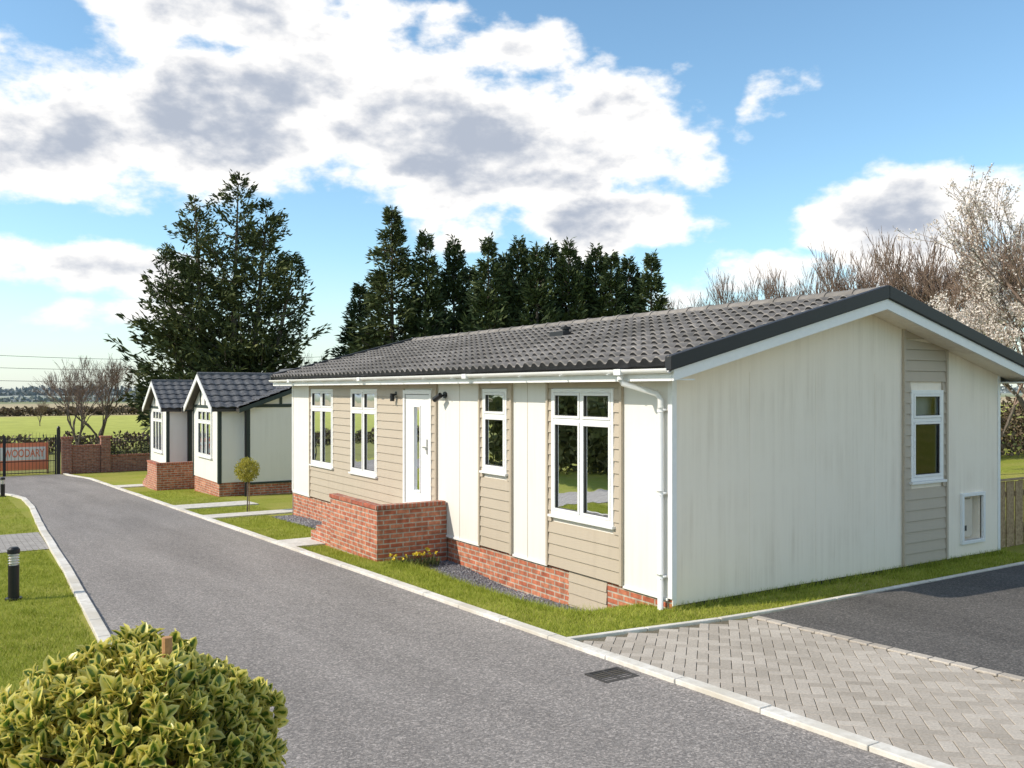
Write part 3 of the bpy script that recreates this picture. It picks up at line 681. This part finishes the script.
def stones(name,rects):
    V=[];F=[];c=0
    base=np.array([(1,0,0),(-1,0,0),(0,1,0),(0,-1,0),(0,0,.7),(0,0,-.7)]); tri=[(0,2,4),(2,1,4),(1,3,4),(3,0,4),(2,0,5),(1,2,5),(3,1,5),(0,3,5)]
    for (x0,x1,y0,y1,n) in rects:
        for _ in range(n):
            x=random.uniform(x0,x1); y=random.uniform(y0,y1); s=random.uniform(.012,.03); A=rng.normal(size=(3,3)); q,_r=np.linalg.qr(A)
            v=(base*s*rng.uniform(.7,1.3,(6,1)))@q+np.array([x,y,gz(x,y)+.012]); V.append(v); F+= [tuple(c+i for i in t) for t in tri]; c+=6
    mesh_np(name,np.concatenate(V),np.array(F),M_stone)
b=MB()
for (x0,x1,y0,y1) in ((-.5,.03,1.0,5.38),(-.5,.03,8.75,13.0)):
    yy=lin(y0,y1,.2)
    if yy[-1]<y1-.01: yy.append(y1)
    xx=lin(x0,x1,.106)
    for i in range(len(xx)-1):
        for j in range(len(yy)-1):
            b.poly([(a,c,gz(a,c)+.018) for a,c in ((xx[i],yy[j]),(xx[i+1],yy[j]),(xx[i+1],yy[j+1]),(xx[i],yy[j+1]))],M_gravel)
b.build('gravel')
stones('gravel',[(-.52,.02,1.0,5.38,2600),(-.52,.02,8.75,13.0,1500)])

def conifer_mesh(Ht,R,nb,nf,seed,prof,rise=(.1,.5),flen=(.35,.8),tops=None,fw=(.05,.11)):
    r=np.random.default_rng(seed); Ps=[];Ds=[];Ls=[];Ws=[]; tb_=MB()
    leaders=tops or [(0,0,1.0)]
    for (lx,ly,lh) in leaders:
        HH=Ht*lh
        tb_.tube([(lx*.2,ly*.2,-.3),(lx*.7,ly*.7,HH*.4),(lx,ly,HH*.97)],[.05*R+.06,.03*R+.05,.02],8,M_bark)
        for i in range(int(nb*lh/len(leaders))):
            u=r.uniform(.02,1); h=HH*(.05+.94*u)
            L=R*prof(u)*r.uniform(.6,1.18)+.12; az=r.uniform(0,2*np.pi); d=np.array([np.cos(az),np.sin(az),0.])
            ri=r.uniform(*rise)*(1+.5*u)
            f=np.clip(h/(HH*.97),0,1); o=np.array([lx*(.2+.8*f),ly*(.2+.8*f),h])
            m=int(nf*(.4+.9*prof(u)))
            t=r.uniform(.12,1,m)**.75
            side=np.array([-d[1],d[0],0]); sp=(.20*L*(1.05-t)+.08)
            P=o+d*(L*t)[:,None]+np.array([0,0,1])*(ri*L*t**1.6)[:,None]+side*(r.normal(0,1,m)*sp)[:,None]+np.array([0,0,1])*(r.normal(0,1,m)*.12-.05)[:,None]
            D=unit(d*.8+side*r.normal(0,.5,m)[:,None]+np.array([0,0,1])*(ri*.8+r.normal(-.05,.45,m))[:,None])
            Ps.append(P);Ds.append(D);Ls.append(r.uniform(*flen,m)*(1.15-.55*u));Ws.append(r.uniform(*fw,m)*(1.1-.4*u))
            if i%3==0: tb_.tube([tuple(o),tuple(o+d*L*.5+np.array([0,0,ri*L*.33])),tuple(o+d*L*.9+np.array([0,0,ri*L*.85]))],[.05,.035,.012],4,M_bark,False)
    V,F=diamonds(np.concatenate(Ps),np.concatenate(Ds),np.concatenate(Ls),np.concatenate(Ws))
    return V,F,tb_
def place_tree(name,loc,V,F,tb_,mat,rot=0,sc=(1,1,1),cache={}):
    e=empty(name,loc); e.rotation_euler=(0,0,rot); e.scale=sc
    key=id(V)
    if key not in cache:
        o=mesh_np('foliage',V,F,mat); c=tb_.build('trunk'); cache[key]=(o.data,c.data); o.parent=e; c.parent=e
    else:
        for d,nm in zip(cache[key],('foliage','trunk')):
            o=link(bpy.data.objects.new(nm,d)); o.parent=e
    return e
broad=lambda u:(max(0,1-u)**.72)*(.84+.16*math.sin(min(1,u*2.2)*math.pi/2))
big=conifer_mesh(15.9,5.0,720,64,3,broad,(.15,.55),(.28,.66),tops=[(.9,-.5,1.0),(-1.3,.6,.92),(2.4,-1.2,.91),(-2.9,1.2,.74),(3.7,-2.0,.72)],fw=(.045,.09))
place_tree('conifer_tree',(6.1,43.2,zg(43)),*big,M_conifer,sc=(.95,.95,1.0))
c1=conifer_mesh(14,3.0,320,46,5,lambda u:(1-u)**.85*(.6+.4*min(1,u*5+.4)),(.0,.4),(.28,.65),fw=(.04,.09))
c2=conifer_mesh(12,2.2,260,44,8,lambda u:(1-u)**.9,(.2,.7),(.28,.62),fw=(.04,.09))
c3=conifer_mesh(12,2.0,260,44,12,lambda u:(1-u)**.75,(.35,.95),(.25,.6),fw=(.04,.09))
def bearing(ang_deg,dist):
    a=rad(32.4+ang_deg); return (-7+dist*math.sin(a),-7.64+dist*math.cos(a))
row=[(-7.6,50.5,c1,1.0),(-9.6,53,c2,.84),(-5.5,50,c2,1.04),(-3.7,51,c3,1.02),(-2.7,53,c2,.92),(-1.5,49,c2,1.0),(-.5,52,c3,.96),(.4,50,c3,1.0),(1.6,49,c3,.95),(2.5,51,c2,1.0),(3.6,50,c3,.98),(4.5,52,c2,.94),(5.3,51,c3,.97),(6.3,50,c2,.93),(7.4,51,c3,.91),(8.8,50,c2,.92),(9.9,52,c3,.66)]
for i,(a,d,m,s) in enumerate(row):
    x,y=bearing(a,d); mt=M_conifer if m is c1 else M_cyp
    place_tree('conifer_tree' if m is c1 else 'cypress_tree',(x,y,zg(y)),*m,mt,rot=i*1.3,sc=(1.08,1.08,s))

def bare(Ht,seed,spread=.5,depth=6,wmin=.012,up=.25):
    r=random.Random(seed); b=MB(); tips=[]
    def grow(p,d,L,w,k):
        q=p+d*L; mid=p.lerp(q,.5)+Vector((r.uniform(-1,1),r.uniform(-1,1),0))*L*.05
        n=6 if w>.06 else 3
        b.tube([p,mid,q],[w,w*.85,w*.7],n,M_bark if w>.05 else M_twig,False)
        if k>=2: tips.append((mid,q))
        if k>=depth: return
        for i in range(r.choice((2,3,3)) if k else 4):
            a=Vector((r.gauss(0,1),r.gauss(0,1),r.gauss(0,.6))).normalized()
            nd=(d+a*spread+Vector((0,0,up))).normalized()
            grow(p.lerp(q,r.uniform(.45,1)) if i else q,nd,L*r.uniform(.66,.86),max(wmin,w*.60),k+1)
    grow(Vector((0,0,-.2)),Vector((r.uniform(-.1,.1),r.uniform(-.1,.1),1)).normalized(),Ht*.24,Ht*.016,0)
    return b,tips
def place_bare(name,loc,b,me_cache={},rot=0,s=1):
    e=empty(name,loc); e.rotation_euler=(0,0,rot); e.scale=(s,s,s)
    if id(b) not in me_cache:
        o=b.build('branches'); me_cache[id(b)]=o.data
    else: o=link(bpy.data.objects.new('branches',me_cache[id(b)]))
    o.parent=e; return e
bts=[bare(10,11,depth=7,wmin=.010)[0],bare(10,23,spread=.6,depth=7,wmin=.010)[0],bare(10,31,spread=.42,up=.35,depth=7,wmin=.010)[0]]
k=0
right=[(10.4,60,.95),(11.6,57,1.02),(12.8,61,1.14),(13.8,57,1.12),(15,59,1.20),(16,56,1.12),(17,60,1.22),(18,57,1.18),(19.2,55,1.10),(20.3,58,1.2),(21.2,55,1.24),(22.3,57,1.3),(23.2,53,1.22),(24.4,52,1.24),(25.6,50,1.2),(26.8,50,1.25),(28.5,48,1.2),(30,46,1.2),(18.7,68,1.4)]
for (a,d,s) in [(-25.8,50,.62),(-24.4,54,.72),(-12.4,55,.68),(-11.2,58,.66)]+right:
    x,y=bearing(a,d); place_bare('bare_tree',(x,y,zg(y)),bts[k%3],rot=k*2.1,s=s); k+=1
for (x,y,s) in [(-14,140,.5),(-9,135,.42),(-2,150,.5),(4,125,.4),(-24,170,.5)]:
    place_bare('bare_tree',(x,y,zg(y)-.3),bts[k%3],rot=k*1.7,s=s); k+=1
for (ang,dist,ht,sd) in ((30.6,26,8.8,41),(28.2,34,7.4,47)):
    bb,tips=bare(ht,sd,spread=.55,depth=7,wmin=.006,up=.22)
    x,y=bearing(ang,dist); e=place_bare('blossom_tree',(x,y,zg(y)),bb)
    P=np.array([(*a,*c) for a,c in tips]); P=np.repeat(P,13,0); t=rng.uniform(0,1,(len(P),1)); P=P[:,:3]*(1-t)+P[:,3:]*t+rng.normal(0,.035,(len(P),3))
    V,F=diamonds(P,unit(rng.normal(size=P.shape)),rng.uniform(.035,.07,len(P)),rng.uniform(.016,.03,len(P)))
    o=mesh_np('blossom',V,F,M_blossom); o.parent=e

def hedge(name,x0,x1,y0,y1,h,n,mat,size=(.08,.16)):
    P=np.column_stack([rng.uniform(x0,x1,n),rng.uniform(y0,y1,n),rng.uniform(0,1,n)**.7*h])
    P[:,2]*=1+.18*np.sin(P[:,0]*1.7+P[:,1]*.9)+.1*np.sin(P[:,0]*4.3+P[:,1]); P[:,2]+=[zg(v) for v in P[:,1]]
    V,F=diamonds(P,unit(rng.normal(size=(n,3))+np.array([0,0,.4])),rng.uniform(*size,n),rng.uniform(size[0]*.4,size[1]*.4,n)); return mesh_np(name,V,F,mat)
hedge('hedge',-.3,9,38.6,40,1.1,7000,M_shrub); hedge('hedge',-30,12,56,58,1.0,9000,M_brown,(.15,.3))
hedge('hedge',8,20,36.5,42,1.9,8000,M_shrub,(.12,.25)); hedge('hedge',11,44,14,16,2.2,14000,M_brown,(.12,.25))
hedge('hedge',12,60,30,33,3.2,14000,M_brown,(.15,.35))
hedge('hedge',-60,40,184,188,1.3,9000,M_brown,(.4,.8))
hedge('hedge',-15.5,-13.5,-2,27,3.0,26000,M_shrub,(.2,.4))   # added out of view to give the window glass a dark reflection
def woods(name,d,a0,a1,n,hmax,seed):
    r=np.random.default_rng(seed); A=np.radians(32.4+r.uniform(a0,a1,n)); D=d*r.uniform(.97,1.1,n)
    hh=hmax*(.45+.55*np.abs(np.sin(A*23+seed)*np.sin(A*61)))
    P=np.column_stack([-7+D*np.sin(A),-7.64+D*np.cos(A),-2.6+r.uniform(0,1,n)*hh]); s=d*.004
    V,F=diamonds(P,unit(r.normal(size=(n,3))),r.uniform(s*.6,s*1.3,n),r.uniform(s*.3,s*.6,n)); mesh_np(name,V,F,M_far_haze)
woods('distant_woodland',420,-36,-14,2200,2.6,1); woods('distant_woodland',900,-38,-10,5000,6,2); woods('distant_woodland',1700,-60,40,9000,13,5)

e=empty('topiary_tree',(-.62,14.6,zg(14.6))); z=e.location.z; b=MB()
b.tube([(-.62,14.6,z-.02),(-.61,14.59,z+.5),(-.62,14.6,z+.85)],.016,8,M_bark); b.tube([(-.57,14.6,z),(-.57,14.6,z+.9)],.012,6,M_wood); b.build('stem',e)
n=2600; d=unit(rng.normal(size=(n,3))); rr=.27*rng.uniform(.55,1.08,n)[:,None]; P=d*rr+np.array([0,0,1.05])
V,F=diamonds(P,unit(d+rng.normal(size=(n,3))*.6),rng.uniform(.03,.06,n),rng.uniform(.01,.018,n)); o=mesh_np('foliage',V,F,M_gold); o.parent=e

e=empty('daffodil_clump',(-.75,5.12,gz(-.75,5.12))); n=420
P=np.column_stack([rng.uniform(-.42,.42,n),rng.uniform(-.1,.1,n),np.zeros(n)-.03]); D=unit(np.column_stack([rng.normal(0,.3,n),rng.normal(0,.3,n),np.ones(n)]))
V,F=diamonds(P,D,rng.uniform(.12,.22,n),rng.uniform(.005,.009,n)); o=mesh_np('leaves',V,F,M_shrub); o.parent=e
n=260; c=np.column_stack([rng.uniform(-.4,.4,20),rng.uniform(-.1,.1,20),rng.uniform(.15,.24,20)]); P=c[rng.integers(0,20,n)]; D=unit(rng.normal(size=(n,3)))
V,F=diamonds(P,D,rng.uniform(.025,.04,n),rng.uniform(.010,.015,n)); o=mesh_np('flowers',V,F,M_daff); o.parent=e

# ---- foreground variegated euonymus ball
def varleaf():
    m,t,N,L,B=nt('variegated_leaf')
    at=N.new('ShaderNodeAttribute'); at.attribute_name='edge'
    g=N.new('ShaderNodeNewGeometry'); n=noise(N,L,38,3)
    ad=N.new('ShaderNodeMath'); ad.operation='MULTIPLY_ADD'; L.new(n.outputs[0],ad.inputs[0]); ad.inputs[1].default_value=.9; L.new(at.outputs['Fac'],ad.inputs[2])
    a2=N.new('ShaderNodeMath'); a2.operation='MULTIPLY_ADD'; L.new(g.outputs['Random Per Island'],a2.inputs[0]); a2.inputs[1].default_value=.5; L.new(ad.outputs[0],a2.inputs[2])
    mr=N.new('ShaderNodeMapRange'); mr.inputs[1].default_value=.0; mr.inputs[2].default_value=2.0; L.new(a2.outputs[0],mr.inputs[0])
    r=ramp(N,[(.30,(.055,.11,.016)),(.47,(.16,.23,.03)),(.54,(.66,.57,.10)),(.85,(.86,.76,.26))]); L.new(mr.outputs[0],r.inputs[0])
    L.new(r.outputs[0],B.inputs['Base Color']); B.inputs['Roughness'].default_value=.36; B.inputs['Specular IOR Level'].default_value=.45
    tr=N.new('ShaderNodeBsdfTranslucent'); L.new(r.outputs[0],tr.inputs[0]); mx=N.new('ShaderNodeMixShader'); mx.inputs[0].default_value=.32
    L.new(B.outputs[0],mx.inputs[1]); L.new(tr.outputs[0],mx.inputs[2]); L.new(mx.outputs[0],N['Material Output'].inputs[0]); return m
M_var=varleaf()
bx,by=-6.47,-4.44; bz=zg(by)
e=empty('variegated_shrub',(bx,by,bz)); cz=1.21-bz
rows_=np.array([0,.2,.48,.8,1.0]); wid=np.array([.08,.74,1.0,.74,.08])
tmpl=[];ed=[]
for i,t_ in enumerate(rows_):
    for s in (-1,-.5,0,.5,1):
        tmpl.append((s*wid[i]*.5,t_,abs(s)*.16*wid[i]-.25*(t_-.4)**2)); ed.append((abs(s)**1.3) if 0<i<4 else .75)
tmpl=np.array(tmpl); ed=np.array(ed); tf=[]
for i in range(4):
    for s in range(4): tf.append((i*5+s,i*5+s+1,(i+1)*5+s+1,(i+1)*5+s))
tf=np.array(tf); VV=[];FF=[];c=0
nr=900
i_=np.arange(nr)+.5; ph=np.arccos(1-2*i_/nr); th=np.pi*(1+5**.5)*i_
dirs=np.column_stack([np.cos(th)*np.sin(ph),np.sin(th)*np.sin(ph),np.cos(ph)])
for d in dirs:
    if d[2]<-.75: continue
    d=unit(d+rng.normal(size=3)*.06)
    lump=1+.05*math.sin(d[0]*7+1)+.04*math.sin(d[1]*8+d[2]*6)
    for layer,(rf,nl) in enumerate(((1.0,7),(.87,4),(.72,3))):
        tip=np.array([0,0,cz])+d*np.array([.455,.455,.42])*lump*rf*rng.uniform(.90,1.06)
        a0=rng.uniform(0,6.28); ax=unit(np.cross(d,[.3,.2,1.0])); ay=np.cross(d,ax)
        for j in range(nl):
            t_=a0+j*2.4; sp=rng.uniform(.55,1.7) if j>1 else rng.uniform(.1,.5)
            ld=unit(d*1.0+(ax*math.cos(t_)+ay*math.sin(t_))*sp+np.array([0,0,.25])); ln=rng.uniform(.042,.074); lw=ln*rng.uniform(.50,.62)
            nn=unit(d-ld*np.dot(d,ld)+rng.normal(size=3)*.3); nn=unit(nn-ld*np.dot(nn,ld)); sd=np.cross(ld,nn)
            v=tip-d*.02+tmpl[:,0:1]*lw*sd+tmpl[:,1:2]*ln*ld+tmpl[:,2:3]*ln*nn
            VV.append(v); FF.append(tf+c); c+=25
o=mesh_np('leaves',np.concatenate(VV),np.concatenate(FF),M_var)
at=o.data.attributes.new('edge','FLOAT','POINT'); at.data.foreach_set('value',np.tile(ed,len(VV)).astype(np.float32))
o.data.polygons.foreach_set('use_smooth',[True]*len(o.data.polygons)); o.parent=e
b=MB(); b.tube([(bx,by,bz-.05),(bx+.01,by,bz+.5),(bx,by,bz+cz)],[.03,.025,.02],8,M_bark)
for q in range(60):
    d=dirs[q*14]; p=np.array([bx,by,bz+cz]); b.tube([tuple(p-np.array([0,0,.15])),tuple(p+d*np.array([.2,.2,.2])),tuple(p+d*np.array([.40,.40,.37]))],[.010,.007,.003],5,M_bark,False)
b.build('stems',e)
b=MB(); b.tube([(-6.385,-4.60,bz),(-6.385,-4.60,1.705)],.016,10,M_stake); b.build('support_stake',e)

# ------------------------------------------------------------------ light & sky
SUN_EL=rad(36); tos=Vector((-.925*math.cos(SUN_EL),.30*math.cos(SUN_EL),math.sin(SUN_EL))).normalized()
sd=bpy.data.lights.new('sun','SUN'); sd.energy=4.5; sd.angle=rad(.53); sd.color=(1,.92,.79)
so=link(bpy.data.objects.new('sun',sd)); so.rotation_euler=(-tos).to_track_quat('-Z','Y').to_euler()
w=bpy.data.worlds.new('World'); scene.world=w; w.use_nodes=True; N=w.node_tree.nodes; L=w.node_tree.links; N.clear()
try: w.cycles.sampling_method='MANUAL'; w.cycles.sample_map_resolution=256
except Exception: pass
sky=N.new('ShaderNodeTexSky'); sky.sky_type='NISHITA'; sky.sun_disc=False; sky.sun_elevation=SUN_EL; sky.sun_rotation=math.atan2(tos.x,tos.y)%(2*math.pi)
sky.altitude=50; sky.air_density=1.0; sky.dust_density=.5; sky.ozone_density=1.5
bg=N.new('ShaderNodeBackground'); bg.inputs[1].default_value=.15
tint=N.new('ShaderNodeMix'); tint.data_type='RGBA'; tint.blend_type='MULTIPLY'; tint.inputs[0].default_value=1; tint.clamp_result=False; L.new(sky.outputs[0],tint.inputs[6]); tint.inputs[7].default_value=(1.15,1.38,1.38,1); L.new(tint.outputs[2],bg.inputs[0])
def M(op,a,b_=None,c_=None,clamp=False):
    m=N.new('ShaderNodeMath'); m.operation=op; m.use_clamp=clamp
    for i,v in enumerate((a,b_,c_)):
        if v is None: continue
        if isinstance(v,(int,float)): m.inputs[i].default_value=v
        else: L.new(v,m.inputs[i])
    return m.outputs[0]
tc=N.new('ShaderNodeTexCoord'); sp=N.new('ShaderNodeSeparateXYZ'); L.new(tc.outputs['Generated'],sp.inputs[0])
U=M('SUBTRACT',M('ARCTAN2',sp.outputs[0],sp.outputs[1]),rad(32.4)); E=M('ARCSINE',sp.outputs[2])
def cn(scale,off,detail=8,zs=1.8,rough=.56):
    mp=N.new('ShaderNodeMapping'); L.new(tc.outputs['Generated'],mp.inputs[0]); mp.inputs['Location'].default_value=off; mp.inputs['Scale'].default_value=(1,1,zs)
    n=N.new('ShaderNodeTexNoise'); n.inputs['Scale'].default_value=scale; n.inputs['Detail'].default_value=detail; n.inputs['Roughness'].default_value=rough
    L.new(mp.outputs[0],n.inputs[0]); return n.outputs[0]
blobs=[(-.24,.285,.36,.072,1.1),(.0,.255,.22,.065,1.1),(-.30,.385,.15,.04,1.05),(-.50,.255,.17,.06,1.1),(-.47,.125,.14,.026,1.05),(.09,.185,.12,.038,1),(-.05,.17,.10,.02,.5),
       (.25,.115,.10,.030,.9),(.42,.175,.10,.045,1.05),(.27,.30,.045,.022,.6),(.15,.305,.09,.045,1),(-.01,.365,.08,.034,.95),(-.50,.075,.12,.018,.7),(.50,.12,.12,.03,.7),
       (-1.2,.4,.45,.14,1),(1.4,.35,.5,.16,1),(2.3,.5,.6,.22,1.1),(-2.2,.45,.6,.22,1.1),(.2,.9,.6,.2,.9)]  # clouds outside the view, added to lift the fill light
mx=None
for (u,v,ru,rv,wt) in blobs:
    a=M('MULTIPLY',M('SUBTRACT',U,u),1/ru); c=M('MULTIPLY',M('SUBTRACT',E,v),1/rv)
    q=M('ADD',M('MULTIPLY',a,a),M('MULTIPLY',c,c)); m=M('MULTIPLY',M('SUBTRACT',1.0,M('MULTIPLY',q,.6)),wt)
    mx=m if mx is None else M('MAXIMUM',mx,m)
mx=M('MAXIMUM',mx,-.9)
n1=cn(8,(0,0,0)); n2=cn(8,(.0,-.01,-.075),3); n4=cn(26,(.0,.0,-.02),5)
D=M('ADD',M('MULTIPLY',mx,.60),M('MULTIPLY',M('SUBTRACT',n1,.5),2.3))
D2=M('ADD',M('ADD',M('MULTIPLY',mx,.55),M('MULTIPLY',M('SUBTRACT',n2,.5),1.7)),M('MULTIPLY',M('SUBTRACT',n4,.5),1.1))
def sstep(x,a,b_):
    m=N.new('ShaderNodeMapRange'); m.interpolation_type='SMOOTHSTEP'; m.inputs[1].default_value=a; m.inputs[2].default_value=b_; L.new(x,m.inputs[0]); return m.outputs[0]
cov=sstep(D,.08,.42)
grey=M('MULTIPLY',sstep(D2,.12,.85),sstep(D,.28,.75),clamp=True)
mc_=N.new('ShaderNodeMix'); mc_.data_type='RGBA'; L.new(grey,mc_.inputs[0]); mc_.inputs[6].default_value=(1.0,.975,.94,1); mc_.inputs[7].default_value=(.40,.445,.53,1)
bg2=N.new('ShaderNodeBackground'); L.new(mc_.outputs[2],bg2.inputs[0]); bg2.inputs[1].default_value=1.2
mxs=N.new('ShaderNodeMixShader'); L.new(cov,mxs.inputs[0]); L.new(bg.outputs[0],mxs.inputs[1]); L.new(bg2.outputs[0],mxs.inputs[2])
hz=M('MULTIPLY',M('SUBTRACT',1.0,sstep(E,-.02,.16)),.6)
bg3=N.new('ShaderNodeBackground'); bg3.inputs[0].default_value=(.86,.89,.92,1); bg3.inputs[1].default_value=1
mx2=N.new('ShaderNodeMixShader'); L.new(hz,mx2.inputs[0]); L.new(mxs.outputs[0],mx2.inputs[1]); L.new(bg3.outputs[0],mx2.inputs[2])
out=N.new('ShaderNodeOutputWorld'); L.new(mx2.outputs[0],out.inputs[0])

# ------------------------------------------------------------------ camera
cd=bpy.data.cameras.new('camera'); cam=link(bpy.data.objects.new('camera',cd)); cam.location=(-7.0,-7.64,2.5)
cam.rotation_euler=(rad(90),0,rad(-32.4)); cd.lens=900/1024*36; cd.sensor_width=36; cd.shift_y=.006; cd.clip_start=.05; cd.clip_end=9000
scene.camera=cam
scene.view_settings.view_transform='Standard'; scene.view_settings.look='None'; scene.view_settings.exposure=0
